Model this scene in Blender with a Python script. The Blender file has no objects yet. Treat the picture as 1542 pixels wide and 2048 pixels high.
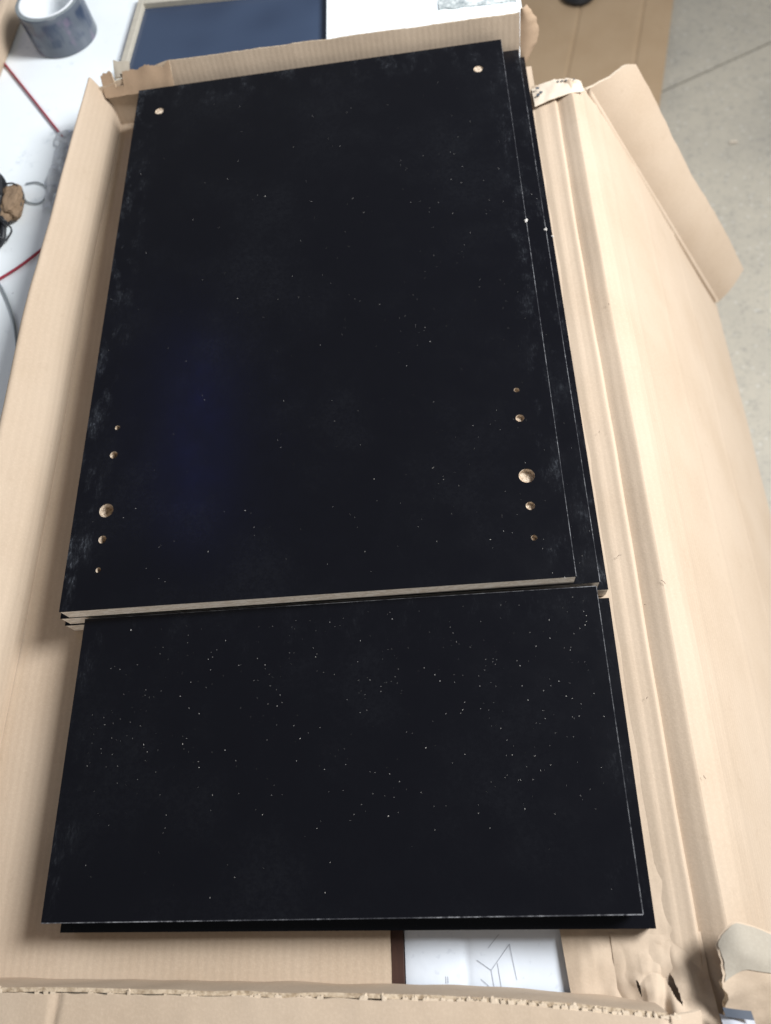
import bpy, bmesh, math, random
from mathutils import Vector, Matrix, noise
S = bpy.context.scene
COL = S.collection
CM = 0.01
# ------------------------------------------------------------------ camera
cd = bpy.data.cameras.new('camera'); cam = bpy.data.objects.new('camera', cd); COL.objects.link(cam)
cam.location = (0.322703, -0.184343, 0.590226)
cam.rotation_euler = (0.4233, 0.1268, -0.0295)
cd.sensor_fit = 'VERTICAL'; cd.sensor_height = 24; cd.sensor_width = 24
cd.lens = 17.884; cd.clip_start = 0.01; cd.clip_end = 50
cd.dof.use_dof = True; cd.dof.focus_distance = 0.585; cd.dof.aperture_fstop = 3.7
S.camera = cam
# ------------------------------------------------------------------ light
W = bpy.data.worlds.new('World'); S.world = W; W.use_nodes = True
W.node_tree.nodes['Background'].inputs[0].default_value = (0.93, 0.96, 1.0, 1)
W.node_tree.nodes['Background'].inputs[1].default_value = 0.20
def area(name, loc, target, sx, sy, power, col):
    l = bpy.data.lights.new(name, 'AREA'); l.shape = 'RECTANGLE'; l.size = sx; l.size_y = sy; l.energy = power; l.color = col
    o = bpy.data.objects.new(name, l); COL.objects.link(o)
    o.location = loc; o.rotation_euler = (Vector(target) - Vector(loc)).to_track_quat('-Z', 'Y').to_euler()
    return o
area('window_light', (1.42, 0.42, 1.24), (0.2, 0.15, 0), 0.5, 0.6, 68, (0.96, 0.985, 1.0))
area('front_fill_light', (0.5, -2.4, 0.95), (0.2, 0.2, 0), 1.8, 1.2, 19, (1.0, 0.95, 0.88))  # fill lamp added behind the viewer to brighten the front faces
area('left_fill_light', (-2.2, 1.3, 1.3), (-0.1, 0.6, 0), 1.2, 1.0, 9, (0.86, 0.94, 1.0))  # weak fill lamp added at left to brighten the table side
area('blue_streak_lamp', (-0.56, 1.15, 1.67), (-0.56, 1.15, 0.0), 0.14, 0.75, 0.72, (0.10, 0.14, 1.0))  # lamp added so the large board mirrors a soft blue streak
S.view_settings.view_transform = 'Standard'; S.view_settings.look = 'None'
S.view_settings.exposure = 0.0; S.view_settings.gamma = 1.0
S.render.engine = 'CYCLES'
S.render.resolution_x = 771; S.render.resolution_y = 1024

# ------------------------------------------------------------------ helpers
def tag(o, label=None, cat=None, group=None, kind=None):
    if label: o['label'] = label
    if cat: o['category'] = cat
    if group: o['group'] = group
    if kind: o['kind'] = kind
    return o
def empty(name, loc=(0, 0, 0), rz=0, tilt=(0, 0)):
    o = bpy.data.objects.new(name, None); COL.objects.link(o); o.empty_display_size = 0.02
    o.location = Vector(loc) * CM; o.rotation_euler = (tilt[0], tilt[1], rz)
    return o
def link(name, me, mats, parent=None, local=False):
    o = bpy.data.objects.new(name, me); COL.objects.link(o)
    for m in (mats if isinstance(mats, (list, tuple)) else [mats]): me.materials.append(m)
    if parent:
        o.parent = parent
        if not local:
            root = parent
            mw = Matrix.Identity(4); chain = []
            while root: chain.append(root); root = root.parent
            for r in reversed(chain): mw = mw @ (r.matrix_parent_inverse @ r.matrix_basis)
            o.matrix_parent_inverse = mw.inverted()
    return o
def mesh(name, verts, faces, mi=None, smooth=False):
    me = bpy.data.meshes.new(name)
    me.from_pydata([Vector(v) * CM for v in verts], [], faces)
    if mi:
        for p, i in zip(me.polygons, mi): p.material_index = i
    if smooth:
        for p in me.polygons: p.use_smooth = True
    me.update(); return me
def n3(x, y, z=0.0, s=1.0): return noise.noise(Vector((x * s, y * s, z * s)))
def surf(name, f, nu, nv, th, mats, parent, smooth=True, local=False, hole=None):
    """closed sheet of board: f(u,v) -> point in cm is its seen face; thickness th goes the other way; cut edges use the second material"""
    P = [[Vector(f(i / nu, j / nv)) for j in range(nv + 1)] for i in range(nu + 1)]
    top, bot = [], []
    for i in range(nu + 1):
        for j in range(nv + 1):
            a = P[min(i + 1, nu)][j] - P[max(i - 1, 0)][j]; b = P[i][min(j + 1, nv)] - P[i][max(j - 1, 0)]
            n = a.cross(b)
            n = n.normalized() if n.length > 1e-9 else Vector((0, 0, 1))
            top.append(P[i][j]); bot.append(P[i][j] - n * th)
    N = len(top); k = lambda i, j: i * (nv + 1) + j
    F, M, SM = [], [], []
    for i in range(nu):
        for j in range(nv):
            if hole and hole((i + 0.5) / nu, (j + 0.5) / nv): continue
            q = (k(i, j), k(i + 1, j), k(i + 1, j + 1), k(i, j + 1))
            F.append(q); M.append(0); F.append(tuple(N + t for t in reversed(q))); M.append(0)
    ring = [k(i, 0) for i in range(nu)] + [k(nu, j) for j in range(nv)] + [k(i, nv) for i in range(nu, 0, -1)] + [k(0, j) for j in range(nv, 0, -1)]
    for a, b in zip(ring, ring[1:] + ring[:1]):
        F.append((b, a, N + a, N + b)); M.append(1)
    me = mesh(name, top + bot, F, M, False)
    for p in me.polygons: p.use_smooth = smooth and p.material_index == 0
    # keep the rim from being smoothed into the face
    me.update()
    o = link(name, me, mats, parent, local)
    bm = bmesh.new(); bm.from_mesh(me)
    for e in bm.edges:
        if len({g.material_index for g in e.link_faces}) > 1: e.smooth = False
    bm.to_mesh(me); bm.free()
    return o
def box(name, x0, x1, y0, y1, z0, z1, m, parent=None, bev=0.0, local=False):
    bm = bmesh.new(); bmesh.ops.create_cube(bm, size=1)
    for v in bm.verts: v.co = Vector(((x0 + x1) / 2 + v.co.x * (x1 - x0), (y0 + y1) / 2 + v.co.y * (y1 - y0), (z0 + z1) / 2 + v.co.z * (z1 - z0))) * CM
    if bev: bmesh.ops.bevel(bm, geom=bm.edges[:], offset=bev * CM, segments=2, affect='EDGES', profile=0.5)
    me = bpy.data.meshes.new(name); bm.to_mesh(me); bm.free()
    return link(name, me, m, parent, local)
def tube(name, pts, r, m, parent=None, sub=6, seg=8):
    """round cable through pts (cm), Catmull-Rom smoothed"""
    P = [Vector(p) for p in pts]; Q = []
    for i in range(len(P) - 1):
        p0, p1, p2, p3 = P[max(i - 1, 0)], P[i], P[i + 1], P[min(i + 2, len(P) - 1)]
        for s in range(sub):
            t = s / sub
            Q.append(0.5 * ((2 * p1) + (p2 - p0) * t + (2 * p0 - 5 * p1 + 4 * p2 - p3) * t * t + (3 * p1 - p0 - 3 * p2 + p3) * t ** 3))
    Q.append(P[-1]); V, F = [], []
    for i, q in enumerate(Q):
        d = (Q[min(i + 1, len(Q) - 1)] - Q[max(i - 1, 0)]).normalized()
        a = d.cross(Vector((0, 0, 1)))
        a = a.normalized() if a.length > 1e-4 else Vector((1, 0, 0)); b = d.cross(a)
        for s in range(seg):
            t = 2 * math.pi * s / seg; V.append(q + (a * math.cos(t) + b * math.sin(t)) * r)
    for i in range(len(Q) - 1):
        for s in range(seg): F.append((i * seg + s, i * seg + (s + 1) % seg, (i + 1) * seg + (s + 1) % seg, (i + 1) * seg + s))
    F.append(tuple(range(seg))); F.append(tuple(reversed(range((len(Q) - 1) * seg, len(Q) * seg))))
    return link(name, mesh(name, V, F, smooth=True), m, parent)
def lathe(name, prof, c, m, parent=None, seg=48, rx=0, ry=0):
    V, F, n = [], [], len(prof)
    for s in range(seg):
        a = 2 * math.pi * s / seg
        for r, z in prof: V.append(Vector((r * math.cos(a), r * math.sin(a), z)) + Vector(c))
    for s in range(seg):
        for i in range(n):
            F.append((s * n + i, ((s + 1) % seg) * n + i, ((s + 1) % seg) * n + (i + 1) % n, s * n + (i + 1) % n))
    return link(name, mesh(name, V, F), m, parent)

# ------------------------------------------------------------------ materials
class MT:
    def __init__(s, name, rough=0.6, spec=0.5):
        s.m = bpy.data.materials.new(name); s.m.use_nodes = True; s.t = s.m.node_tree; s.b = s.t.nodes['Principled BSDF']
        s.b.inputs['Roughness'].default_value = rough; s.b.inputs['Specular IOR Level'].default_value = spec
        tc = s.t.nodes.new('ShaderNodeTexCoord'); vm = s.t.nodes.new('ShaderNodeVectorMath'); vm.operation = 'SCALE'; vm.inputs['Scale'].default_value = 100
        s.L(tc.outputs['Object'], vm.inputs[0]); s.co = vm.outputs[0]          # centimetres
    def L(s, a, b): s.t.links.new(a, b)
    def put(s, v, sock):
        if hasattr(v, 'is_linked'): s.L(v, sock)
        else: sock.default_value = v
    def map(s, sc=(1, 1, 1), rot=(0, 0, 0)):
        n = s.t.nodes.new('ShaderNodeMapping'); n.inputs['Scale'].default_value = sc; n.inputs['Rotation'].default_value = rot; s.L(s.co, n.inputs[0]); return n.outputs[0]
    def noise(s, scale, detail=4, rough=0.55, vec=None, dist=0.0):
        n = s.t.nodes.new('ShaderNodeTexNoise'); n.inputs['Scale'].default_value = scale; n.inputs['Detail'].default_value = detail
        n.inputs['Roughness'].default_value = rough; n.inputs['Distortion'].default_value = dist; s.L(vec or s.co, n.inputs['Vector']); return n.outputs['Fac']
    def voro(s, scale, feature='F1', out='Distance', vec=None):
        n = s.t.nodes.new('ShaderNodeTexVoronoi'); n.feature = feature; n.inputs['Scale'].default_value = scale; s.L(vec or s.co, n.inputs['Vector']); return n.outputs[out]
    def wave(s, scale, axis, dist=0.0):
        n = s.t.nodes.new('ShaderNodeTexWave'); n.bands_direction = axis; n.inputs['Scale'].default_value = scale; n.inputs['Distortion'].default_value = dist
        n.inputs['Detail'].default_value = 1; n.inputs['Detail Scale'].default_value = 0.3; s.L(s.co, n.inputs['Vector']); return n.outputs['Fac']
    def ramp(s, v, a, b, lo=0.0, hi=1.0):
        n = s.t.nodes.new('ShaderNodeMapRange'); n.interpolation_type = 'SMOOTHSTEP'; n.inputs[1].default_value = a; n.inputs[2].default_value = b
        n.inputs[3].default_value = lo; n.inputs[4].default_value = hi; s.put(v, n.inputs[0]); return n.outputs[0]
    def math(s, op, a, b=0.0):
        n = s.t.nodes.new('ShaderNodeMath'); n.operation = op; s.put(a, n.inputs[0]); s.put(b, n.inputs[1]); return n.outputs[0]
    def xyz(s):
        n = s.t.nodes.new('ShaderNodeSeparateXYZ'); s.L(s.co, n.inputs[0]); return n.outputs
    def mix(s, f, a, b, mode='MIX'):
        n = s.t.nodes.new('ShaderNodeMix'); n.data_type = 'RGBA'; n.blend_type = mode
        s.put(f, n.inputs['Factor'])
        for v, k in ((a, 6), (b, 7)):
            if isinstance(v, tuple): n.inputs[k].default_value = (*v, 1)
            else: s.L(v, n.inputs[k])
        return n.outputs[2]
    def col(s, c):
        if isinstance(c, tuple): s.b.inputs['Base Color'].default_value = (*c, 1)
        else: s.L(c, s.b.inputs['Base Color'])
        return s
    def rough(s, v): s.put(v, s.b.inputs['Roughness']); return s
    def bump(s, *hs):
        prev = None
        for h, d in hs:
            n = s.t.nodes.new('ShaderNodeBump'); n.inputs['Distance'].default_value = d * CM; n.inputs['Strength'].default_value = 1.0; s.L(h, n.inputs['Height'])
            if prev: s.L(prev, n.inputs['Normal'])
            prev = n.outputs[0]
        s.L(prev, s.b.inputs['Normal']); return s

def card_mat(name, axis=None, tone=(0.45, 0.355, 0.268), stripe=0.09, period=0.62):
    k = MT(name, 0.85, 0.15)
    big = k.noise(0.10, 3, 0.5); fib = k.noise(5.0, 5, 0.7, k.map((1, 1, 1))); fib2 = k.noise(18, 3, 0.6)
    dark = tuple(c * f for c, f in zip(tone, (0.86, 0.82, 0.77)))
    c = k.mix(k.ramp(big, 0.3, 0.8, 0, 0.6), tone, dark)
    c = k.mix(k.ramp(fib, 0.42, 0.72, 0, 0.35), c, tuple(min(1, t * 1.18) for t in tone))
    c = k.mix(k.ramp(fib2, 0.6, 0.75, 0, 0.35), c, tuple(t * 0.7 for t in tone))
    st = k.noise(0.9, 5, 0.65, k.map((1.3, 0.10, 1.3))); blot = k.noise(0.55, 6, 0.7)
    c = k.mix(k.ramp(st, 0.36, 0.68, 0, 0.07), c, tuple(t * f for t, f in zip(tone, (0.80, 0.77, 0.73))))
    c = k.mix(k.ramp(blot, 0.58, 0.74, 0, 0.30), c, tuple(t * f for t, f in zip(tone, (0.74, 0.70, 0.66))))
    hs = [(fib, 0.014), (st, 0.008)]
    if axis:
        w = k.wave(math.pi * 2 / 20 / period * 1.0, axis, 1.6)
        c = k.mix(k.math('MULTIPLY', k.ramp(w, 0.0, 1.0), stripe), c, tuple(t * 0.72 for t in tone))
        hs.append((w, 0.006))
    hs.append((k.noise(0.22, 2), 0.06))
    k.col(c).bump(*hs); return k.m
M = {}
M['card_x'] = card_mat('kraft_board_flutes_along_y', 'X')
M['card_lid'] = card_mat('kraft_board_lid', 'X', period=0.33, stripe=0.06)
M['card_plain'] = card_mat('kraft_board_plain')
M['card_dirty'] = card_mat('kraft_board_scuffed_grey', None, (0.33, 0.295, 0.245))
M['card_brown'] = card_mat('kraft_board_brown_tape', None, (0.33, 0.235, 0.16))
M['card_torn'] = card_mat('torn_paper_layer', None, (0.60, 0.50, 0.39))
k = MT('board_cut_edge', 0.9, 0.1)
k.col(k.mix(k.ramp(k.noise(2.5, 4, 0.6), 0.35, 0.7), (0.50, 0.40, 0.29), (0.26, 0.19, 0.125))).bump((k.noise(6, 3), 0.05)); M['cut'] = k.m
M['card_warm'] = card_mat('kraft_board_warm', None, (0.44, 0.315, 0.20))
M['card_z'] = card_mat('kraft_board_flutes_level', 'Z', stripe=0.08)
M['card_frayed'] = card_mat('frayed_board', None, (0.52, 0.425, 0.325))
M['paper_white'] = card_mat('torn_white_liner', None, (0.60, 0.52, 0.43))

def laminate(name, w, h, scuff=1.0):
    k = MT(name, 0.36, 0.17)
    x, y, z = k.xyz()
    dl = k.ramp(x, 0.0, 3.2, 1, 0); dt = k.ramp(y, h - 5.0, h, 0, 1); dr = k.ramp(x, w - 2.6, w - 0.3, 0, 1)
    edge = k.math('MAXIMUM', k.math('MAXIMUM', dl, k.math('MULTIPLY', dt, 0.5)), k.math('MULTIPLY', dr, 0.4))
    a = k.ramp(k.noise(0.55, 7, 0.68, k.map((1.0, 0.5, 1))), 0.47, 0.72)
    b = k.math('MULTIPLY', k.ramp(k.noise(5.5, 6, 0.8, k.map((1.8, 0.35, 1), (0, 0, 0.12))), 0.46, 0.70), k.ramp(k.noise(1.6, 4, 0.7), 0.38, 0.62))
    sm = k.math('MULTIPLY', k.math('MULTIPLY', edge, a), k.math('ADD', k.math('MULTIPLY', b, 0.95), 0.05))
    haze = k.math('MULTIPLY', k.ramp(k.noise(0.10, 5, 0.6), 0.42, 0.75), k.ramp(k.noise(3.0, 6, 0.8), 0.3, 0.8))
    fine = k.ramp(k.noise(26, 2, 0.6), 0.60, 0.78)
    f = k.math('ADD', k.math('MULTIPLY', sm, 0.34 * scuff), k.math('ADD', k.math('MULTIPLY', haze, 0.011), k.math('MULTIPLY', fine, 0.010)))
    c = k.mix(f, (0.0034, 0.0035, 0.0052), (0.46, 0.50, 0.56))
    k.col(c).rough(k.math('ADD', k.math('MULTIPLY', k.noise(0.5, 5), 0.16), k.math('ADD', k.math('MULTIPLY', sm, 0.3), 0.13)))
    k.bump((k.noise(9, 2, 0.5), 0.0012), (k.noise(0.08, 2), 0.05)); return k.m
k = MT('black_edge_band', 0.4, 0.3); k.col((0.010, 0.010, 0.014)).bump((k.noise(12, 2), 0.004)); M['band'] = k.m
k = MT('worn_board_edge', 0.8, 0.2)
k.col(k.mix(k.math('MULTIPLY', k.ramp(k.noise(2.2, 6, 0.75), 0.36, 0.62), k.ramp(k.noise(0.3, 5, 0.7), 0.40, 0.62, 0.15, 1)), (0.014, 0.014, 0.018), (0.21, 0.21, 0.22))); M['worn'] = k.m
k = MT('chipboard_core', 0.9, 0.1)
v = k.voro(4.5, 'F1', 'Color', k.map((0.6, 0.6, 1.6))); sep = k.t.nodes.new('ShaderNodeSeparateColor'); k.L(v, sep.inputs[0])
c = k.mix(k.ramp(sep.outputs[0], 0.1, 0.9), (0.80, 0.74, 0.66), (0.64, 0.56, 0.47))
c = k.mix(k.ramp(k.noise(5, 5, 0.8), 0.63, 0.72), c, (0.22, 0.16, 0.12))
c = k.mix(k.ramp(k.noise(14, 3, 0.7), 0.62, 0.72, 0, 0.7), c, (0.78, 0.72, 0.64))
k.col(c).bump((k.noise(7, 5, 0.8), 0.05)); M['chip'] = k.m
k = MT('drilled_chipboard', 0.95, 0.05)
k.col(k.mix(k.ramp(k.noise(5, 5, 0.8), 0.42, 0.62), (0.68, 0.57, 0.45), (0.30, 0.21, 0.14))).bump((k.noise(6, 5, 0.8), 0.12)); M['chip_drilled'] = k.m
k = MT('pale_wood_dust', 0.95, 0.1); k.col(k.mix(k.noise(8), (0.62, 0.60, 0.57), (0.30, 0.27, 0.24))); M['dust'] = k.m
k = MT('white_melamine_table', 0.34, 0.4)
g = k.math('MULTIPLY', k.ramp(k.noise(0.22, 6, 0.7), 0.54, 0.70), k.ramp(k.noise(1.6, 5, 0.7), 0.42, 0.68))
sp = k.ramp(k.noise(1.1, 6, 0.72, k.map((1, 0.7, 1))), 0.66, 0.72)
k.col(k.mix(sp, k.mix(k.math('MULTIPLY', g, 0.55), (0.84, 0.88, 0.90), (0.40, 0.46, 0.52)), (0.26, 0.28, 0.31))).bump((k.noise(0.6, 3), 0.02)); M['table'] = k.m
k = MT('white_gloss_board', 0.10, 0.5)
k.col(k.mix(k.ramp(k.noise(1.5, 5), 0.63, 0.70, 0, 0.3), (0.60, 0.635, 0.69), (0.40, 0.43, 0.50))).bump((k.noise(0.5, 2), 0.06)); M['gloss'] = k.m  # bluish grey patches paint ceiling reflections into the colour
k = MT('painted_reflection', 0.8, 0.2); k.col((0.20, 0.21, 0.25)); M['refl'] = k.m  # grey for painted lines of roof structure mirrored in the sheet
k = MT('gap_shade_and_crumbs', 0.6, 0.3); k.col(k.mix(k.noise(2, 5, 0.6, k.map((3, 0.3, 1))), (0.030, 0.013, 0.009), (0.055, 0.024, 0.016))); M['shade_brown'] = k.m  # dark brown for crumbs and for shade painted in the bottom gap
k = MT('terrazzo_floor', 0.55, 0.35)
sp1 = k.ramp(k.voro(0.55, 'F1', 'Distance'), 0.10, 0.20, 1, 0); sp2 = k.ramp(k.noise(0.7, 6, 0.8), 0.50, 0.66); sp3 = k.ramp(k.noise(1.5, 4, 0.7), 0.60, 0.68)
c = k.mix(k.ramp(k.noise(0.03, 4), 0.35, 0.7), (0.46, 0.415, 0.34), (0.36, 0.33, 0.28))
c = k.mix(k.math('MULTIPLY', sp2, 0.45), c, (0.20, 0.195, 0.185)); c = k.mix(k.math('MULTIPLY', sp1, 0.55), c, (0.60, 0.58, 0.54)); c = k.mix(k.math('MULTIPLY', sp3, 0.6), c, (0.14, 0.14, 0.15))
k.col(c); M['floor'] = k.m
k = MT('floor_joint', 0.9, 0.1); k.col((0.13, 0.13, 0.12)); M['joint'] = k.m
k = MT('gloss_painted_sky', 0.16, 0.5); k.col(k.mix(k.ramp(k.noise(0.05, 2), 0.3, 0.7), (0.020, 0.031, 0.060), (0.040, 0.060, 0.105))); M['skyglass'] = k.m  # blue sky reflection put into the base colour
k = MT('pale_frame_wood', 0.7, 0.2); k.col(k.mix(k.noise(1.5, 5), (0.52, 0.48, 0.40), (0.36, 0.33, 0.28))); M['frame'] = k.m
k = MT('grey_mottled_stone', 0.7, 0.2); k.col(k.mix(k.ramp(k.noise(0.9, 6, 0.75), 0.38, 0.66), (0.62, 0.65, 0.64), (0.20, 0.23, 0.24))); M['stone'] = k.m
k = MT('printed_packing_tape', 0.18, 0.5)
x, y, z = k.xyz()
pr = k.math('MULTIPLY', k.ramp(k.noise(0.5, 3, 0.6, k.map((1.2, 1.2, 0.5))), 0.36, 0.62), k.math('MULTIPLY', k.ramp(z, 0.2, 0.7), k.ramp(z, 3.6, 3.1)))
c = k.mix(pr, (0.095, 0.11, 0.135), (0.035, 0.05, 0.085)); c = k.mix(k.ramp(k.noise(0.42, 4, 0.6, k.map((1.2, 0.8, 0.6))), 0.55, 0.68, 0, 0.6), c, (0.17, 0.13, 0.19)); k.col(c); M['tape'] = k.m
k = MT('tape_side', 0.35, 0.4); k.col(k.mix(k.noise(2), (0.15, 0.17, 0.18), (0.27, 0.30, 0.31))); M['tapeside'] = k.m
k = MT('white_paper_core', 0.8, 0.2); k.col((0.78, 0.80, 0.82)); M['core'] = k.m
k = MT('red_cable', 0.4, 0.4); k.col((0.30, 0.03, 0.05)); M['red'] = k.m
k = MT('grey_cable', 0.5, 0.4); k.col((0.24, 0.27, 0.29)); M['greycable'] = k.m
k = MT('black_rubber', 0.45, 0.4); k.col((0.016, 0.017, 0.02)); M['black'] = k.m
k = MT('brown_paper', 0.9, 0.1); k.col(k.mix(k.noise(1.5, 5), (0.30, 0.21, 0.14), (0.14, 0.095, 0.06))).bump((k.noise(2.2, 5), 0.1)); M['brownpaper'] = k.m
k = MT('cloudy_plastic_film', 0.30, 0.5); k.b.inputs['Transmission Weight'].default_value = 0.55; k.col((0.80, 0.83, 0.86)); M['film'] = k.m
k = MT('clear_tape_scrap', 0.2, 0.5); k.col((0.42, 0.43, 0.47)); M['scrap'] = k.m
k = MT('dark_tape_and_slot_shade', 0.3, 0.5); k.col((0.07, 0.08, 0.10)); M['darkscrap_shade'] = k.m  # also colours the shade painted in the liner slots

# ------------------------------------------------------------------ the setting: floor, worktable
fl = link('floor', mesh('floor', [(-400, -300, -75.6), (500, -300, -75.6), (500, 600, -75.6), (-400, 600, -75.6)], [(0, 1, 2, 3)]), M['joint']); tag(fl, kind='structure')
ang = math.atan2(12.9, 29.8); du = Vector((math.cos(ang), math.sin(ang), 0)); dv = Vector((-du.y, du.x, 0)); p0 = Vector((85.8, 147.8, 0))
for a0, a1, b0, b1 in [(-250, 150, 0.3, 150), (-250, 150, -150, -0.3), (150.6, 400, 0.3, 150), (150.6, 400, -150, -0.3)]:
    V = [p0 + du * a + dv * b for a, b in ((a0, b0), (a1, b0), (a1, b1), (a0, b1))]
    top = [(v.x, v.y, -75.0) for v in V]; bt = [(v.x, v.y, -75.58) for v in V]
    link('tile', mesh('tile', top + bt, [(0, 1, 2, 3), (4, 5, 1, 0), (5, 6, 2, 1), (6, 7, 3, 2), (7, 4, 0, 3)]), M['floor'], fl)
ZT = -0.9
wt = empty('worktable', (0, 20, -75)); tag(wt, 'white melamine worktable carrying the carton and the tape roll', 'table')
box('tabletop', -150, 43.1, -60, 100, ZT - 2.5, ZT, M['table'], wt, 0.1)
for lx, ly in ((-140, -50), (38, -50), (38, 90), (-140, 90)): box('leg', lx - 2.5, lx + 2.5, ly - 2.5, ly + 2.5, -75, ZT - 2.5, M['frame'], wt, 0.1)

# ------------------------------------------------------------------ the carton
C = empty('open_carton', (20, 18, ZT)); tag(C, 'wide shallow brown cardboard carton lying open under the black boards', 'carton')
CX, CB, CT = [M['card_x'], M['cut']], [M['card_plain'], M['cut']], [M['card_torn'], M['cut']]
lerp = lambda a, b, t: a + (b - a) * t
def pl(t, pts):
    for (a, va), (b, vb) in zip(pts, pts[1:]):
        if t <= b: return lerp(va, vb, (t - a) / (b - a) if b > a else 0)
    return pts[-1][1]
def spl(t, pts):      # smooth profile through (x,z) points, t in 0..1
    n = len(pts) - 1; i = min(int(t * n), n - 1); f = t * n - i
    g = lambda q: Vector(pts[min(max(q, 0), n)])
    a, b, c, d = g(i - 1), g(i), g(i + 1), g(i + 2)
    return 0.5 * ((2 * b) + (c - a) * f + (2 * a - 5 * b + 4 * c - d) * f * f + (3 * b - a - 3 * c + d) * f ** 3)
crease = lambda y: pl(y, [(-30, -6.5), (-9, -6.1), (3, -5.7), (20, -5.35), (33, -5.35), (46, -5.0), (62, -4.4)])
# bottom: two flaps that leave a gap
def fleft(u, v):
    y = lerp(-26.2, 62.0, v); x = lerp(crease(y) - 0.3, 24.9 + 0.06 * n3(y, 3, 0, 0.8), u)
    return (x, y, 0.10 * n3(x, y, 1, 0.09) + 0.05 * n3(x, y, 5, 0.3) - 0.06)
surf('bottom_flap', fleft, 40, 90, 0.28, CX, C)
def fright(u, v):
    y = lerp(-27.6, 62.0, v); x = lerp(36.65 - 0.075 * (y + 27), 43.6, u) if y < -20 else lerp(36.1, 43.6, u)
    a = max(0, 1 - (y + 27) / 9)
    w = a * (0.55 * abs(n3(x, y, 7, 0.42)) + 0.25 * abs(n3(x, y, 2, 0.9)))
    return (x, y, -0.08 + w * min(1, u * 4) * 1.3 + 0.05 * n3(x, y, 5, 0.3))
surf('bottom_flap', fright, 44, 160, 0.28, CX, C)
# left wall, folded over at the top
LP = [(0, -0.05), (0.06, 1.2), (0.02, 2.3), (-0.25, 3.1), (-1.0, 4.4), (-1.62, 5.4), (-2.05, 5.72), (-2.45, 5.5), (-2.62, 4.6), (-2.7, 2.4), (-2.75, ZT + 0.05)]
def fl_(u, v):
    y = lerp(-30, 62.3, v); p = spl(u, LP); s = 0.25 * n3(y, 0, 3, 0.05) * min(1, u * 4); lean = pl(y, [(-30, 1.15), (20, 1.05), (61, 0.62)])
    x = crease(y) + p.x * lean + s + 0.06 * n3(y, u * 6, 1, 0.25) * min(1, 3 * u)
    z = p.y + 0.12 * n3(y, u * 3, 9, 0.07) * (1 if u < 0.85 else 0)
    return (x, y, z)
surf('left_wall', lambda u, v: fl_(u, 1 - v), 44, 110, 0.28, [M['card_z'], M['cut']], C)
# back wall
def fback(u, v):
    x = lerp(-4.3 - 1.0 * v, 42.2, u); h = 5.75 + 0.10 * n3(x, 0, 4, 0.3) + 0.05 * n3(x, 0, 2, 1.5)
    if x < 3.2: h *= lerp(0.80, 1, max(0, min(1, (x + 4.3) / 7.5))) 
    z = v * h; y = 61.6 - 0.003 * x + 1.5 * v ** 1.3 * pl(x, [(-4.3, 0.25), (3, 1.0), (45, 0.75)]) + 0.10 * n3(x, z, 3, 0.25) * v
    return (x, y, z - 0.05)
surf('back_wall', fback, 120, 14, 0.28, CX, C)
# torn strip of the corner flap laid over the back wall at its left end
def strip_l(u, v):
    x = lerp(-4.6, 3.7, u); top = 1.0 + 0.28 * n3(x, 1, 6, 0.8) + 0.12 * n3(x, 1, 2, 3)
    if 0.18 < u < 0.30: top -= 0.55
    y = 61.35 + 1.9 * v * top * 0.8 - 0.15 * u + 0.1 * n3(x, v, 1, 0.8); z = 3.9 + 1.9 * v * top - 0.3 * (1 - u) + 0.2 * n3(x, v * 2, 8, 0.5)
    return (x, y, z)
surf('torn_flap', strip_l, 44, 8, 0.18, [M['card_brown'], M['cut']], C)
def strip_l2(u, v):
    x = lerp(-3.0, -1.3, u); return (x, 62.6 + 1.7 * v + 0.2 * n3(x, v, 3, 1), 5.0 + 1.0 * v * (1 - 0.5 * u) + 0.2 * n3(x, v, 5, 1))
surf('torn_flap', strip_l2, 8, 6, 0.15, [M['card_dirty'], M['cut']], C)
# torn piece standing at the far right corner
def corner_r(u, v):
    z = lerp(-0.6, 6.1, v); wd = pl(v, [(0, 0.5), (0.25, 1.2), (0.55, 2.3), (0.8, 1.9), (1, 0.8)]) + 0.30 * n3(0, z, 7, 1.4) + 0.12 * n3(0, z, 2, 5)
    return (42.25 + wd * u * 0.92, 62.9 + 0.5 * u - 0.25 * math.sin(u * 3) + 0.3 * n3(u, z, 3, 0.5) - 1.6 * (1 - v) , z)
surf('torn_corner', corner_r, 10, 36, 0.2, [M['card_brown'], M['card_torn']], C)
# right wall, fallen open over the table edge
RP = [(42.9, -0.15), (43.6, 0.05), (44.0, 0.10), (44.3, 0.10), (44.7, 0.15), (45.2, 0.24), (45.38, 0.10), (45.46, -0.08), (45.6, -0.05), (46.2, 0.25), (46.85, 0.52), (47.1, 0.58), (47.25, 0.53), (47.9, 0.18), (48.5, -0.28), (49.1, -1.10)]
def fr(u, v):
    y = lerp(-29, 57.5, v); p = spl(u, RP)
    far = 57.4 + (0.7 * u + 0.25 * n3(u * 9, 0, 3) + 0.12 * n3(u * 30, 0, 3)) + 1.2 * (1 - u)
    y = lerp(-29, far, v)
    s = 0.16 * n3(y, 0, 6, 0.04) + 0.05 * n3(y, 0, 2, 0.16); w = math.sin(math.pi * min(1, u * 1.0))
    return (p.x + s * w + 0.012 * (y - 20) * w * 0.4, y, p.y * (1 + 0.30 * n3(y, 1, 5, 0.06)) + 0.04 * n3(y, u * 8, 9, 0.2))
surf('right_wall', fr, 120, 110, 0.3, CX, C)
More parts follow.
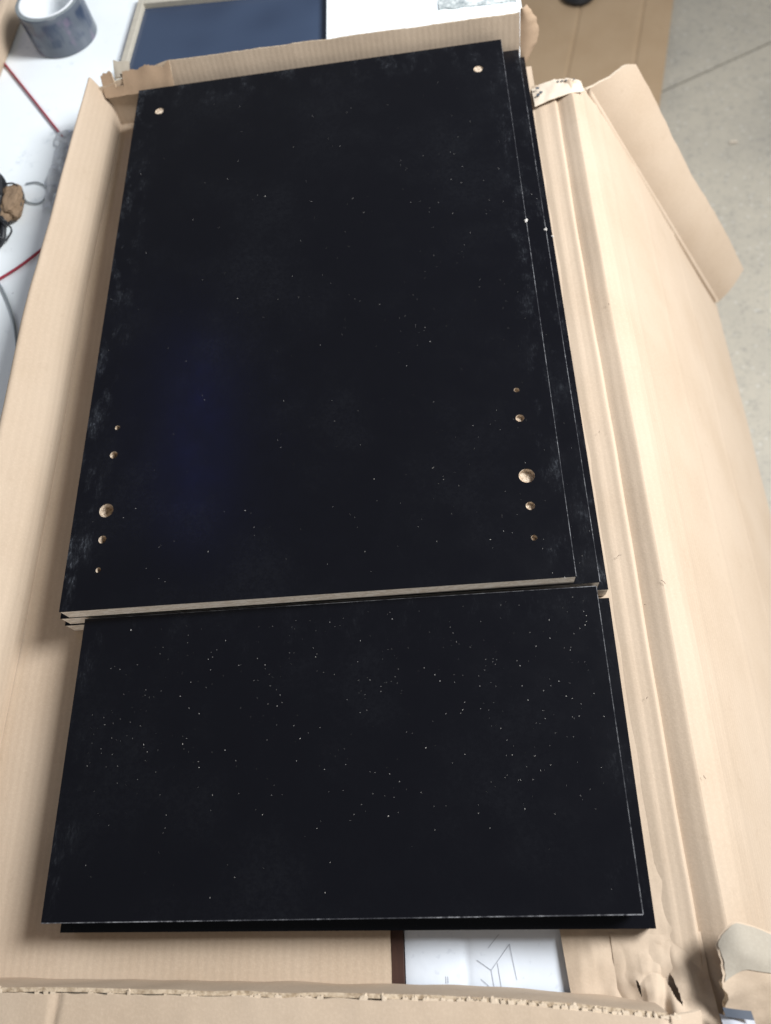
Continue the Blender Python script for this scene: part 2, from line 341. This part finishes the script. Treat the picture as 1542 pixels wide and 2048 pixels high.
# white torn liner at the far end of the right wall
def liner(u, v):
    x = lerp(43.2, 48.6, u); y = 56.4 + 2.6 * v * (0.75 + 0.25 * math.sin(u * 2.6)) + 0.15 * n3(x, v, 3, 2) * v - 1.6 * (1 - v) * (1 - u)
    return (x, y, 0.45 + 0.25 * math.sin(u * 3.1) - 0.7 * max(0, u - 0.8) * 5 * 0.25 - 0.5 * v * v + 0.1 * n3(x, y, 4, 1.2))
lo = surf('torn_liner', liner, 30, 10, 0.06, [M['paper_white'], M['card_torn']], C)
for i in range(5):  # dark pieces laid on the liner to paint shade inside torn slots
    x = 46.0 + i * 0.42; surf('slot_shade', lambda u, v, x=x: (x + u * 0.13, 58.0 + v * 0.55, 0.60 + 0.06 * v - 0.35 * v * v), 2, 3, 0.05, [M['darkscrap_shade'], M['darkscrap_shade']], lo)
for i, (a, b) in enumerate([(43.55, 57.3), (43.85, 56.6), (43.5, 56.2)]): surf('slot_shade', lambda u, v: (a + u * 0.35, b + v * 0.25, 0.66), 2, 2, 0.05, [M['darkscrap_shade'], M['darkscrap_shade']], lo)
# lid hanging down from the table edge
LD = Vector((24.6, 0, -40.2)).normalized(); LN = Vector((-LD.z, 0, LD.x))
LO = Vector((49.05, 0, -1.25)); LW = 47.0
def lid_pt(s, y, o=0.0): return LO + LD * s + LN * o + Vector((0, y, 0))
def flid(u, v):
    s = u * LW; y = lerp(-29, 59.2 - 0.02 * s, v)
    o = 0.45 * n3(s, y, 3, 0.025) * min(1, s / 6) + 0.03 * n3(s, y, 1, 0.15)
    for c_, a in ((3.0, 0.10), (14.0, 0.08), (27.5, 0.08)): o += a * math.exp(-((s - c_) / 0.5) ** 2)
    return lid_pt(s, y, o)
surf('lid', flid, 80, 70, 0.35, [M['card_lid'], M['cut']], C)
# tuck flap along the far edge of the lid
FD = (Vector((0, 1, 0)) * 0.6 + LN * 0.8).normalized()
def ftuck(u, v):
    s = lerp(0.6 + 2.6 * v + 0.25 * n3(v * 5, 3, 1) - (0.9 * max(0, v - 0.8) * -5), 46.6 - 0.3 * v, u); w = v * (6.1 + 0.12 * n3(s, 0, 3, 0.4))
    return lid_pt(s, 59.2 - 0.02 * s, 0.1) + FD * w + LN * (0.35 * n3(s, w, 2, 0.06) * v) - Vector((0, 0.5 * math.sin(v * 3.1), 0))
surf('tuck_flap', ftuck, 60, 14, 0.35, [M['card_plain'], M['card_torn']], C)
# rolled crease between lid and tuck flap
tube('fold_ridge', [lid_pt(s, 59.3 - 0.02 * s + 0.2 * n3(s, 0, 1, 0.2), 0.05) for s in (0.8, 8, 16, 24, 32, 40, 46)], 0.42, M['card_plain'], C, 6, 10)
# front wall with its flap folded out
fy = lambda x: pl(x, [(-12, -24.9), (0, -25.2), (21, -25.75), (32, -26.1), (42, -27.0), (50, -27.6)])
def ffront(u, v):
    x = lerp(-9, 41.6, u); z = v * (5.35 + 0.08 * n3(x, 0, 3, 0.3)); return (x, fy(x) - 0.15 + 0.15 * v + 0.12 * n3(x, z, 3, 0.3), z - 0.05)
surf('front_wall', lambda u, v: ffront(1 - u, v), 80, 12, 0.25, CB, C)
def fflap(u, v):
    x = lerp(-9, 44.2, u); y = fy(x) - 0.28 - 14 * v; y += (0.10 * n3(x, 0, 8, 1.2)) * (1 - v)
    z = 5.45 - 0.8 * v - 1.2 * v * v + 0.16 * n3(x, y, 6, 0.15) + 0.05 * n3(x, y, 2, 0.8)
    z -= 0.30 * math.exp(-((x - 4.2 - 0.1 * (y + 26)) / 0.18) ** 2)
    if x > 41.4: z -= (x - 41.4) * 1.3
    return (x, y, z)
surf('front_flap', lambda u, v: fflap(u, 1 - v), 200, 24, 0.3, [M['card_plain'], M['card_torn']], C)
random.seed(4)
V, F = [], []                     # torn fluting standing up along the fold of the front flap
x = -9.0
while x < 42.0:
    dense = x > 25
    w = random.uniform(0.18, 0.55); h = random.uniform(0.02, 0.22) if dense else random.choice((0.03, 0.05, 0.08, 0.22)) * random.uniform(0.6, 1.2)
    y0 = fy(x) - 0.22; z = 5.26; i = len(V); m = 5
    dx = random.uniform(-0.15, 0.15); sag = random.uniform(-0.06, 0.10)
    for q in range(m + 1):            # a ragged tongue of torn paper: its root, its bent middle and its frayed tip
        t_ = q / m; ro = 1 - 0.55 * abs(2 * t_ - 1) ** 2; tip = h * ro * random.uniform(0.6, 1.15)
        V += [(x + w * t_, y0 - 0.12, z + 0.15), (x + w * t_ + dx * 0.4, y0 + 0.04 + tip * 0.5, z + 0.12 + 0.25 * tip + sag * 0.4), (x + w * (0.12 + 0.76 * t_) + dx, y0 + 0.06 + tip, z + 0.10 + sag + 0.12 * math.sin(t_ * 9 + x))]
    for q in range(m):
        for e in (0, 1): F.append((i + q * 3 + e, i + (q + 1) * 3 + e, i + (q + 1) * 3 + e + 1, i + q * 3 + e + 1))
    x += w + (random.uniform(0.02, 0.30) if dense else random.choice((0.05, 0.3, 0.9, 2.2)))
tag(link('torn_fluting', mesh('torn_fluting', V, F), M['card_frayed'], C), kind='stuff')
# corner that has torn and crumpled at the front right
def crump(u, v):
    x = lerp(39.6, 45.4, u); y = lerp(-29.5, -23.4, v); ed = min(1, u * 3.5) * min(1, (1 - v) * 2.2)
    z = 0.02 + ed * (0.35 + 2.6 * max(0, 0.75 - v) ** 1.3 + 0.75 * abs(n3(x, y, 3, 0.55)) + 0.35 * n3(x, y, 8, 1.1)) * (1 - 0.45 * max(0, u - 0.55) * 2)
    z -= 0.5 * math.exp(-((x - 42.6 - 0.25 * (y + 26)) / 0.35) ** 2) * ed
    return (x, y + 0.25 * n3(x, y, 12, 0.6), z)
def tear(u, v):
    x, y = lerp(39.6, 45.4, u), lerp(-29.5, -23.4, v)
    a = (y + 27.2) / 2.2; b = (y + 26.9) / 0.9
    return (0 < a < 1 and abs(x - (43.25 - 0.55 * a + 0.12 * n3(y, 0, 3, 2.5))) < 0.24 * math.sin(a * math.pi) ** 0.7 * (1.15 - a * 0.6)) or (0 < b < 1 and abs(x - 40.95 + 0.15 * b) < 0.10 * math.sin(b * math.pi))
surf('crumpled_corner', crump, 110, 110, 0.08, CB, C, smooth=True, hole=tear)
# near end flap of the lid, folded back and curling up
def curl(u, v):
    x = lerp(45.6, 60, u) ; t = v
    y = -29.0 + 6.4 * t - 8.0 * max(0, u - 0.11) ** 1.25 * t - 1.3 * (1 - min(1, u * 9)) ** 2 * t; z = 0.6 + 3.0 * math.sin(min(1, t * 1.15) * math.pi * 0.5) - 0.8 * t ** 4 - 7.0 * max(0, u - 0.1) ** 1.2
    x += 0.35 * n3(y, z, 3, 0.9) * (1 - u) + 0.12 * n3(y, z, 1, 3) * (1 - u)
    return (x, y, z + 0.22 * n3(x, y, 4, 0.5) + 0.10 * n3(x, y, 7, 1.6))
nf = surf('near_flap', curl, 40, 30, 0.3, CB, C)
def curl2(u, v):
    x, y, z = curl(0.012 + u * 0.8, 0.60 + v * 0.385 - 0.10 * v * (1 - u) * 0 + 0.03 * n3(u * 8, 0, 2)); return (x, y, z + 0.07)
surf('grey_tape', curl2, 34, 12, 0.05, [M['card_dirty'], M['card_dirty']], nf)

# ------------------------------------------------------------------ white sheet and a dark strip painted for shade, seen through the gap in the carton bottom
wb = empty('plastic_sheet', (31, -20, ZT)); tag(wb, 'glossy white sheet with roof reflections painted as grey lines, showing through the gap in the carton bottom', 'sheet')
def wz(x): return -0.62 + 0.24 * math.sin(math.pi * min(1, max(0, (x - 25.8) / 4.1))) ** 0.7 - 0.06 * math.exp(-((x - 30.0) / 0.25) ** 2) + 0.05 * math.sin(max(0, x - 30) * 1.1)
surf('sheet', lambda u, v: (lerp(25.85, 43, u), lerp(-44, -8, v), wz(lerp(25.85, 43, u)) + 0.04 * n3(u * 9, v * 12, 3)), 90, 40, 0.1, [M['gloss'], M['gloss']], wb)
def roof_line(*pts):  # flat grey strips drawing roof lines reflected in the sheet
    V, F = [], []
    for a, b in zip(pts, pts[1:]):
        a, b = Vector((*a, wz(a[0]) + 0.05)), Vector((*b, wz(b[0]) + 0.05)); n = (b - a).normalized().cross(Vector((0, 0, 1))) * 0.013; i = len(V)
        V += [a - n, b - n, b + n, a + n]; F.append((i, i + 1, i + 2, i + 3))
    link('reflected_line', mesh('reflected_line', V, F), M['refl'], wb)
roof_line((32.95, -23.9), (31.6, -25.4), (30.7, -24.8)); roof_line((31.6, -25.4), (31.8, -27.0)); roof_line((32.95, -23.9), (33.25, -26.0)); roof_line((30.9, -25.9), (31.7, -26.6)); roof_line((32.05, -25.0), (32.25, -27)); roof_line((31.5, -24.1), (32.3, -23.3))
for dx in (0, 0.14): roof_line((28.55 + dx, -25.7), (28.55 + dx, -26.1))
bb = empty('gap_shade_strip', (24, -20, ZT)); tag(bb, 'dark brown strip painting the shade in the gap beside the glossy white sheet', 'board')
box('board', 14, 25.78, -44, -8, ZT + 0.004, -0.40, M['shade_brown'], bb, 0.04)  # dark slab standing in for shade under the left bottom flap

# ------------------------------------------------------------------ black boards
def cut(o, cyls):
    bm = bmesh.new()
    for x, y, r, z0, z1 in cyls:
        bmesh.ops.create_cone(bm, cap_ends=True, segments=28, radius1=r * CM, radius2=r * CM, depth=(z1 - z0) * CM, matrix=Matrix.Translation(Vector((x, y, (z0 + z1) / 2)) * CM))
    me = bpy.data.meshes.new('cutter'); bm.to_mesh(me); bm.free()
    c = bpy.data.objects.new('cutter', me); COL.objects.link(c)
    c.parent = o.parent
    md = o.modifiers.new('b', 'BOOLEAN'); md.operation = 'DIFFERENCE'; md.object = c; md.solver = 'EXACT'
    bpy.context.view_layer.update(); dg = bpy.context.evaluated_depsgraph_get()
    nm = bpy.data.meshes.new_from_object(o.evaluated_get(dg)); nm.name = o.name; o.modifiers.clear(); o.data = nm
    bpy.data.objects.remove(c); bpy.data.meshes.remove(me)
def board(label, x, y, z, w, h, t, rz=0, tilt=(0, 0), raw=('front',), worn=(), holes=(), chips=(), scuff=1.0, group=None):
    """local frame: near left bottom corner; front = viewer's side"""
    o = empty('black_board', (x, y, z), rz, tilt); tag(o, label, 'board', group)
    e = 0.06
    core = box('chipboard_core', e, w - e, e if 'front' not in raw else 0.0, h - e, 0, t - 0.05, M['chip'], o, local=True)
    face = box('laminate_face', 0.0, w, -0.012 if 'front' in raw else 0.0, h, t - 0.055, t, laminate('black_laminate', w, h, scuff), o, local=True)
    if holes:
        cut(core, [(hx, hy, r, t - d, t + 1) for hx, hy, r, d in holes]); cut(face, [(hx, hy, r, t - 0.5, t + 1) for hx, hy, r, d in holes])
        for hx, hy, r, d in holes:        # the drill leaves a shallow point in the bottom of each hole
            lathe('drill_point', [(0.001, t - d + 0.10), (r * 0.16, t - d + 0.03), (r * 0.93, t - d + 0.015), (r * 0.975, t - d + 0.08), (r * 0.985, t - 0.057), (r * 1.03, t - 0.057), (r * 1.03, t - d - 0.05), (0.001, t - d - 0.05)], (hx, hy, 0), M['chip_drilled'], o, 20).matrix_parent_inverse = Matrix.Identity(4)
    B = t - 0.057
    box('edge_band', 0, e, e, h, 0.02, B, M['band'], o, local=True); box('edge_band', w - e, w, e, h, 0.02, B, M['band'], o, local=True)
    box('edge_band', e, w - e, h - e, h, 0.02, B, M['band'], o, local=True)
    if 'front' not in raw: box('edge_band', 0, w, 0, e, 0.02, B, M['band'], o, local=True)
    q = 0.032
    if 'right' in worn: box('worn_edge', w - q, w + 0.012, 0.02, h - 0.02, t - q, t + 0.006, M['worn'], o, local=True)
    if 'front' in worn: box('worn_edge', 0.02, w - q - 0.01, -0.018, q * 1.3, t - q, t + 0.006, M['worn'], o, local=True)
    if 'back' in worn: box('worn_edge', 0.02, w - q - 0.01, h - q, h + 0.012, t - q, t + 0.006, M['worn'], o, local=True)
    for cx, cy, cz, r in chips:
        bm = bmesh.new(); bmesh.ops.create_icosphere(bm, subdivisions=2, radius=r * CM)
        for v in bm.verts: v.co *= 1 + 0.7 * noise.noise(v.co * 900 + Vector((cx, cy, 0))); v.co.z *= 0.7
        for v in bm.verts: v.co += Vector((cx, cy, cz)) * CM
        me = bpy.data.meshes.new('edge_chip'); bm.to_mesh(me); bm.free(); link('edge_chip', me, M['dust'], o, local=True)
    return o
BIG, MID, SML = (0.62, 1.15), (0.35, 0.9), (0.23, 0.9)
H = [(2.75, 56.4, 0.5, 0.16), (37.3, 56.1, 0.5, 0.16)]
for hx in (2.8, 37.3):
    for hy, (r, d) in ((16.5, SML), (13.8, MID), (8.55, BIG), (5.95, MID), (3.3, SML)): H.append((hx, hy, r, d * (0.45 if hx > 20 else 1)))
b3 = board('large black board at the bottom of the far stack, its pale end just showing', -1.2, -0.12, 0.05, 43.9, 61.5, 1.55, worn=(), chips=[(43.85, 35.6, 1.45, 0.16)])
b2 = board('large black board directly under the drilled one, showing as a strip along its right', -0.75, -0.03, 1.66, 42.65, 60.5, 1.54, worn=('right',), chips=[(42.6, 34.9, 1.5, 0.15), (42.63, 35.2, 1.42, 0.1)], scuff=0.8)
b1 = board('large black board with drilled holes near its corners, on top of the far stack', 0, 0, 3.26, 40, 60.2, 1.54, worn=('right',), holes=H, chips=[(39.96, 34.7, 1.5, 0.17), (39.9, 34.5, 1.53, 0.08)])
b5 = board('smaller black board under the speckled one, jutting out at right and front', 1.85, -22.45, 0.05, 40.5, 22.2, 1.55, rz=-0.0136, raw=(), worn=(), scuff=0.5)
b4 = board('smaller black board on top of the near stack, thickly speckled with sawdust', 1.25, -21.75, 1.68, 40.1, 21.55, 1.54, rz=-0.0075, tilt=(0, -0.014), raw=(), worn=('right', 'front', 'back'), scuff=0.22)

# sawdust lying on the boards
random.seed(11)
V, F = [], []
def flake(x, y, z, r):
    i = len(V); n = random.choice((4, 5, 6)); a0 = random.random() * 6.28; el = random.choice((1, 1, 1.3, 2.2)); ca, sa = math.cos(a0), math.sin(a0)
    for q in range(n):
        t = 6.283 * q / n; rr = r * random.uniform(0.6, 1.2); px, py = rr * el * math.cos(t), rr * math.sin(t) / math.sqrt(el)
        V.append((x + ca * px - sa * py, y + sa * px + ca * py, z + 0.003))
    V.append((x, y, z + r * 0.8))
    for q in range(n): F.append((i + q, i + (q + 1) % n, i + n))
def z4(x): return 3.225 + 0.014 * (x - 1.25)
def dens1(x, y): return 0.18 + 0.55 * max(0, min(1, (x - 10) / 20)) * (1 if y < 48 else 0.4) + (0.9 if x > 35 and y < 20 else 0)
def dens4(x, y): return 0.25 + 0.75 * math.exp(-((y + 7) / 6) ** 2) + (0.8 if x > 30 and y > -12 else 0) - (0.2 if y < -16 else 0)
def scatter(n, x0, x1, y0, y1, dens, zf):
    c = 0
    while c < n:
        x, y = random.uniform(x0, x1), random.uniform(y0, y1)
        if random.random() > dens(x, y) * (0.35 + 1.3 * max(0, n3(x, y, 3, 0.25) + 0.4)): continue
        flake(x, y, zf(x), random.choice((0.008, 0.010, 0.012, 0.014, 0.016, 0.02, 0.026)) * (1.35 if random.random() < 0.06 else 1)); c += 1
scatter(340, 0.5, 39.5, 1, 58, dens1, lambda x: 4.8)
scatter(440, 3.0, 40.5, -21, -1.2, dens4, z4)
scatter(18, 40.3, 41.7, 1, 40, lambda x, y: 1, lambda x: 3.2)
DUST1 = [(25.25, 9.37, 0.047), (30.44, 22.23, 0.043), (11.83, 4.18, 0.038), (14.69, 7.50, 0.043), (24.90, 38.06, 0.047), (25.72, 38.06, 0.025), (19.76, 52.35, 0.038), (12.19, 51.46, 0.034), (15.07, 41.75, 0.051), (14.30, 42.08, 0.034), (7.82, 39.86, 0.038), (12.03, 47.18, 0.043), (11.06, 44.82, 0.034), (27.66, 52.49, 0.025), (23.36, 52.19, 0.034), (34.09, 49.70, 0.034), (33.98, 46.44, 0.034), (28.68, 43.71, 0.025), (23.40, 34.09, 0.038), (18.78, 35.46, 0.030), (12.92, 29.30, 0.034), (18.91, 24.93, 0.030), (23.00, 24.68, 0.025), (20.75, 23.06, 0.025), (10.52, 18.47, 0.034), (5.35, 8.50, 0.038), (8.00, 15.31, 0.030), (35.07, 4.02, 0.034), (30.38, 8.49, 0.030), (29.98, 9.91, 0.034), (39.17, -0.03, 0.043), (38.32, 0.39, 0.043), (0.42, 30.93, 0.034), (7.50, 28.51, 0.030), (9.32, 31.99, 0.025), (26.60, 25.04, 0.025), (28.39, 25.25, 0.025), (29.27, 24.15, 0.025), (30.09, 23.77, 0.034), (32.27, 20.44, 0.025), (34.63, 26.18, 0.025), (36.99, 28.10, 0.025)]
DUST4 = [(10.40, -10.31, 0.051), (29.52, -6.82, 0.043), (36.62, -16.04, 0.038), (17.45, -7.95, 0.043), (19.22, -10.35, 0.038), (20.68, -9.65, 0.025), (35.64, -8.52, 0.043), (36.67, -9.85, 0.043), (39.00, -9.80, 0.043), (40.67, -9.92, 0.043), (5.54, -11.64, 0.034), (5.40, -1.38, 0.051), (11.78, -12.02, 0.043), (12.92, -13.93, 0.043), (21.43, -18.53, 0.038), (21.09, -20.33, 0.034), (26.05, -1.43, 0.034), (37.67, -4.19, 0.051), (38.98, -5.16, 0.043), (28.60, -16.75, 0.034), (24.40, -6.45, 0.034), (23.63, -8.75, 0.034), (17.65, -7.16, 0.034), (16.42, -4.85, 0.034), (13.66, -10.89, 0.043), (9.01, -13.77, 0.025), (40.27, -3.40, 0.043), (36.29, -3.68, 0.043), (31.00, -8.96, 0.038), (32.36, -7.35, 0.038), (33.56, -13.62, 0.034), (24.62, -12.91, 0.034)]
for x, y, r in DUST1: flake(x, y, 4.8, r * 0.8)
for x, y, r in DUST4: flake(x, y, z4(x), r * 0.75)
tag(link('sawdust', mesh('sawdust', V, F), M['dust']), 'pale specks of sawdust scattered over the black boards', 'sawdust', kind='stuff')

V, F = [], []
for hx, hy, ln, an in ((44.0, 2.9, 0.35, 0.3), (46.9, 0.6, 0.45, -0.9), (45.4, -1.2, 0.12, 0), (46.9, 27.3, 0.22, 1.4), (44.4, -8.3, 0.2, 0.8), (47.4, -14.0, 0.25, 2.0), (44.2, 14.2, 0.2, 1.2)):
    d = Vector((math.cos(an), math.sin(an), 0)); n = Vector((-d.y, d.x, 0)) * 0.018; i = len(V); z = 0.75 if hx > 46 else 0.42
    for t_ in (0, 0.5, 1.0):
        p = Vector((hx, hy, z + 0.05 * math.sin(t_ * 3.1))) + d * ln * t_ + n * 3 * math.sin(t_ * 3.1); V += [p - n, p + n]
    F += [(i, i + 2, i + 3, i + 1), (i + 2, i + 4, i + 5, i + 3)]
tag(link('fibre_crumbs', mesh('fibre_crumbs', V, F), M['shade_brown']), 'tiny dark hairs and crumbs lying on the right wall of the carton', 'crumbs', kind='stuff')

# ------------------------------------------------------------------ things on the table
t = empty('tape_roll', (-14.7, 81.0, ZT)); tag(t, 'printed packing tape roll standing flat on the white table', 'tape roll')
lathe('tape', [(4.22, ZT + 0.05), (4.26, ZT + 0.2), (4.26, 3.8), (4.20, 3.95)] + [(3.7, 3.95), (3.7, ZT + 0.05)], (-14.7, 81.0, 0), [M['tape']], t, 72)
lathe('tape_side', [(4.18, 3.952), (4.12, 3.99), (3.8, 3.99), (3.71, 3.952)], (-14.7, 81.0, 0), M['tapeside'], t, 72)
lathe('paper_core', [(3.69, ZT + 0.02), (3.69, 4.02), (3.42, 4.02), (3.42, ZT + 0.02)], (-14.7, 81.0, 0), M['core'], t, 72)
ZC = ZT + 0.22
o = tube('red_cable', [(-27, 84, ZC), (-23.2, 78.2, ZC), (-16.8, 68.7, ZC), (-10.9, 59.8, ZC), (-8.5, 55.5, ZC), (-7.9, 50.5, ZC), (-9.3, 46.5, ZC), (-11.3, 44.6, ZC), (-13.8, 42.2, ZC), (-16.1, 40.5, ZC), (-22, 36.5, ZC)], 0.15, M['red']); tag(o, 'thin red cable running behind the left wall of the carton', 'cable')
o = tube('grey_cable', [(-19, 42.5, ZC), (-16, 39.7, ZC), (-13.5, 34.7, ZC), (-12.0, 29.4, ZC), (-11.3, 26.9, ZC), (-10.4, 20, ZC), (-10.6, 14, ZC)], 0.14, M['greycable']); tag(o, 'thin grey cable hanging beside the carton on the left', 'cable')
cb = empty('cable_coil', (-19.2, 50.6, ZT)); tag(cb, 'bunched coil of black cable at the left edge of the table', 'cable coil')
random.seed(3)
for i in range(7):
    r = random.uniform(2.2, 3.0); cx, cy = -19.3 + random.uniform(-0.4, 0.4), 50.8 + random.uniform(-0.5, 0.5); zz = ZT + 0.3 + i * 0.32
    tube('cable_turn', [(cx + r * 0.85 * math.cos(a), cy + r * 1.6 * math.sin(a), zz + 0.35 * math.sin(2 * a + i)) for a in [2 * math.pi * q / 12 for q in range(13)]], 0.26, M['black'], cb, 4)
for i in range(6):
    a0 = random.uniform(-0.6, 0.9)
    tube('cable_tail', [(-17.4 + random.uniform(-0.5, 0.3), 46.5 + i * 1.4, 0.2 + 0.2 * i % 0.7), (-16.4 + 0.5 * a0, 46 + i * 1.3 + a0, 0.6), (-15.7 + a0, 45.4 + i * 1.3, 0.1), (-16.6 + a0, 44.6 + i * 1.2, -0.5)], 0.10, M['black'], cb)
tube('cable_end', [(-17.2, 49.5, 0.3), (-16.6, 47.6, 0), (-16.7, 45.8, -0.4), (-17.3, 44.9, -0.5)], 0.3, M['black'], cb)
bm = bmesh.new(); bmesh.ops.create_icosphere(bm, subdivisions=4, radius=1.0)
for v in bm.verts:
    d = 1 + 0.35 * noise.noise(v.co * 1.6) + 0.22 * abs(noise.noise(v.co * 3.7)); v.co = Vector((v.co.x * 1.5 * d - 16.2, v.co.y * 2.3 * d + 50.9, max(ZT + 0.02, v.co.z * 0.95 * d + 0.05))) * CM
me = bpy.data.meshes.new('paper_wad'); bm.to_mesh(me); bm.free()
o = link('paper_wad', me, M['brownpaper']); tag(o, 'crumpled wad of brown paper beside the black cable coil', 'paper')
o = tube('wire_loop', [(-15.6, 54.6, ZC), (-14.2, 54.6, ZC), (-12.9, 53.6, ZC), (-12.6, 52.2, ZC), (-13.4, 51.2, ZC), (-14.8, 51.6, ZC), (-15.6, 52.6, ZC)], 0.09, M['greycable']); tag(o, 'small loop of thin grey wire beside the brown paper wad', 'wire')
def film(u, v):
    x = lerp(-12.6, -9.2, u) + 0.5 * n3(v * 5, 0, 3); y = lerp(49.8, 62.5, v) + 0.4 * n3(u * 4, 1, 2); return (x, y, ZT + 0.35 + 0.6 * abs(n3(x, y, 4, 0.6)) + 0.25 * n3(x, y, 9, 1.5))
o = surf('plastic_film', film, 24, 50, 0.03, [M['film'], M['film']], None, smooth=False); tag(o, 'crumpled cloudy plastic film on the table beside the left carton wall', 'plastic film')
sc = empty('small_carton', (-27, 84, ZT), -0.08); tag(sc, 'small tan cardboard box cut off by the top left corner', 'carton')
bx_ = box('body', -6, 5.2, -9.5, 12, 0, 3.6, M['card_plain'], sc, 0.5, local=True)
box('tape_strip', -1.2, 1.2, -9.56, 12.06, 3.3, 3.62, M['card_brown'], sc, 0.02, local=True)
# shallow tray with the dark glossy panel, blue sky reflection in its colour
tr = empty('framed_panel', (-4.5, 84.9, ZT), -0.085); tag(tr, 'dark glossy panel with a painted blue sky reflection, in a pale frame behind the carton', 'panel')
box('glossy_panel', 0.5, 34, -26, -1.0, 0.05, 0.35, M['skyglass'], tr, 0.02, local=True)
box('frame_strip', -0.35, 0.5, -26, 0.9, 0, 1.0, M['frame'], tr, 0.08, local=True)
box('frame_strip', 0.52, 34, -0.9, 0.9, 0, 1.0, M['frame'], tr, 0.08, local=True)
o = box('white_sheet', 20.3, 43.5, 66.5, 97, -0.28, 0.45, M['table'], None, 0.06); tag(o, 'white board lying over the right end of the dark glossy panel', 'board')
def rag(u, v):
    x = lerp(33.9, 43.0, u) + 0.25 * n3(v * 6, 1, 3); y = lerp(73.2, 84, v) - 0.06 * (x - 34) + 0.3 * n3(u * 7, 2, 3) * (1 - v); return (x, y, 0.62 + 0.12 * n3(x, y, 3, 0.5))
o = surf('stone_sheet', rag, 24, 24, 0.14, [M['stone'], M['stone']], None); tag(o, 'grey mottled sheet lying on the white board at the top', 'sheet')

# ------------------------------------------------------------------ things on the floor
fc = empty('flattened_carton', (78, 160, -75), -0.26); tag(fc, 'flattened brown cardboard carton lying on the grey floor at top right', 'carton')
def fcar(u, v):
    x = lerp(-30, 12.0, u); y = lerp(-45, 26.5 + 0.5 * n3(u * 30, 3, 1) + 0.3 * n3(u * 90, 3, 1), v); z = 0.9 + 0.3 * n3(x, y, 2, 0.05)
    for c_ in (-11.1, 4.7): z -= 0.35 * math.exp(-((x - c_) / 0.35) ** 2)
    if x > 4.7: z += 0.03 * (x - 4.7)
    return (x, y, z)
surf('carton_panel', fcar, 170, 30, 0.45, [M['card_warm'], M['cut']], fc, local=True)
bk = empty('rubber_ring', (72.6, 186.6, -74.2)); tag(bk, 'black rubber ring on the flattened carton, cut by the top edge', 'ring')
lathe('ring', [(4.2, -73.6), (4.6, -72.6), (4.2, -71.7), (3.2, -71.7), (2.9, -72.6), (3.2, -73.6)], (72.6, 186.6, 0), M['black'], bk, 40)
o = surf('paper_scrap', lambda u, v: (99.2 + 1.7 * u, 128.4 + 0.8 * v + 0.2 * n3(u * 4, 1, 1), -74.7 + 0.15 * math.sin(3 * u)), 6, 3, 0.05, [M['paper_white'], M['paper_white']], None); tag(o, 'tiny white paper scrap lying on the bare grey floor', 'paper')

# scraps of tape in the front right corner of the carton
ts = empty('tape_scrap', (46, -27.4, 0.8)); tag(ts, 'torn scrap of clear and black tape under the curled flap', 'tape scrap')
surf('clear_strip', lambda u, v: (45.1 + 2.0 * u, -28.0 + 0.5 * v - 0.25 * u + 0.1 * n3(u * 4, v, 1), 3.0 + 0.35 * math.sin(u * 5) - 0.5 * v), 14, 4, 0.02, [M['scrap'], M['scrap']], ts)
surf('dark_strip', lambda u, v: (45.3 + 1.6 * u, -27.55 + 0.42 * v - 0.2 * u, 3.1 + 0.12 * math.sin(u * 3) - 0.3 * v), 10, 3, 0.02, [M['darkscrap_shade'], M['darkscrap_shade']], ts)
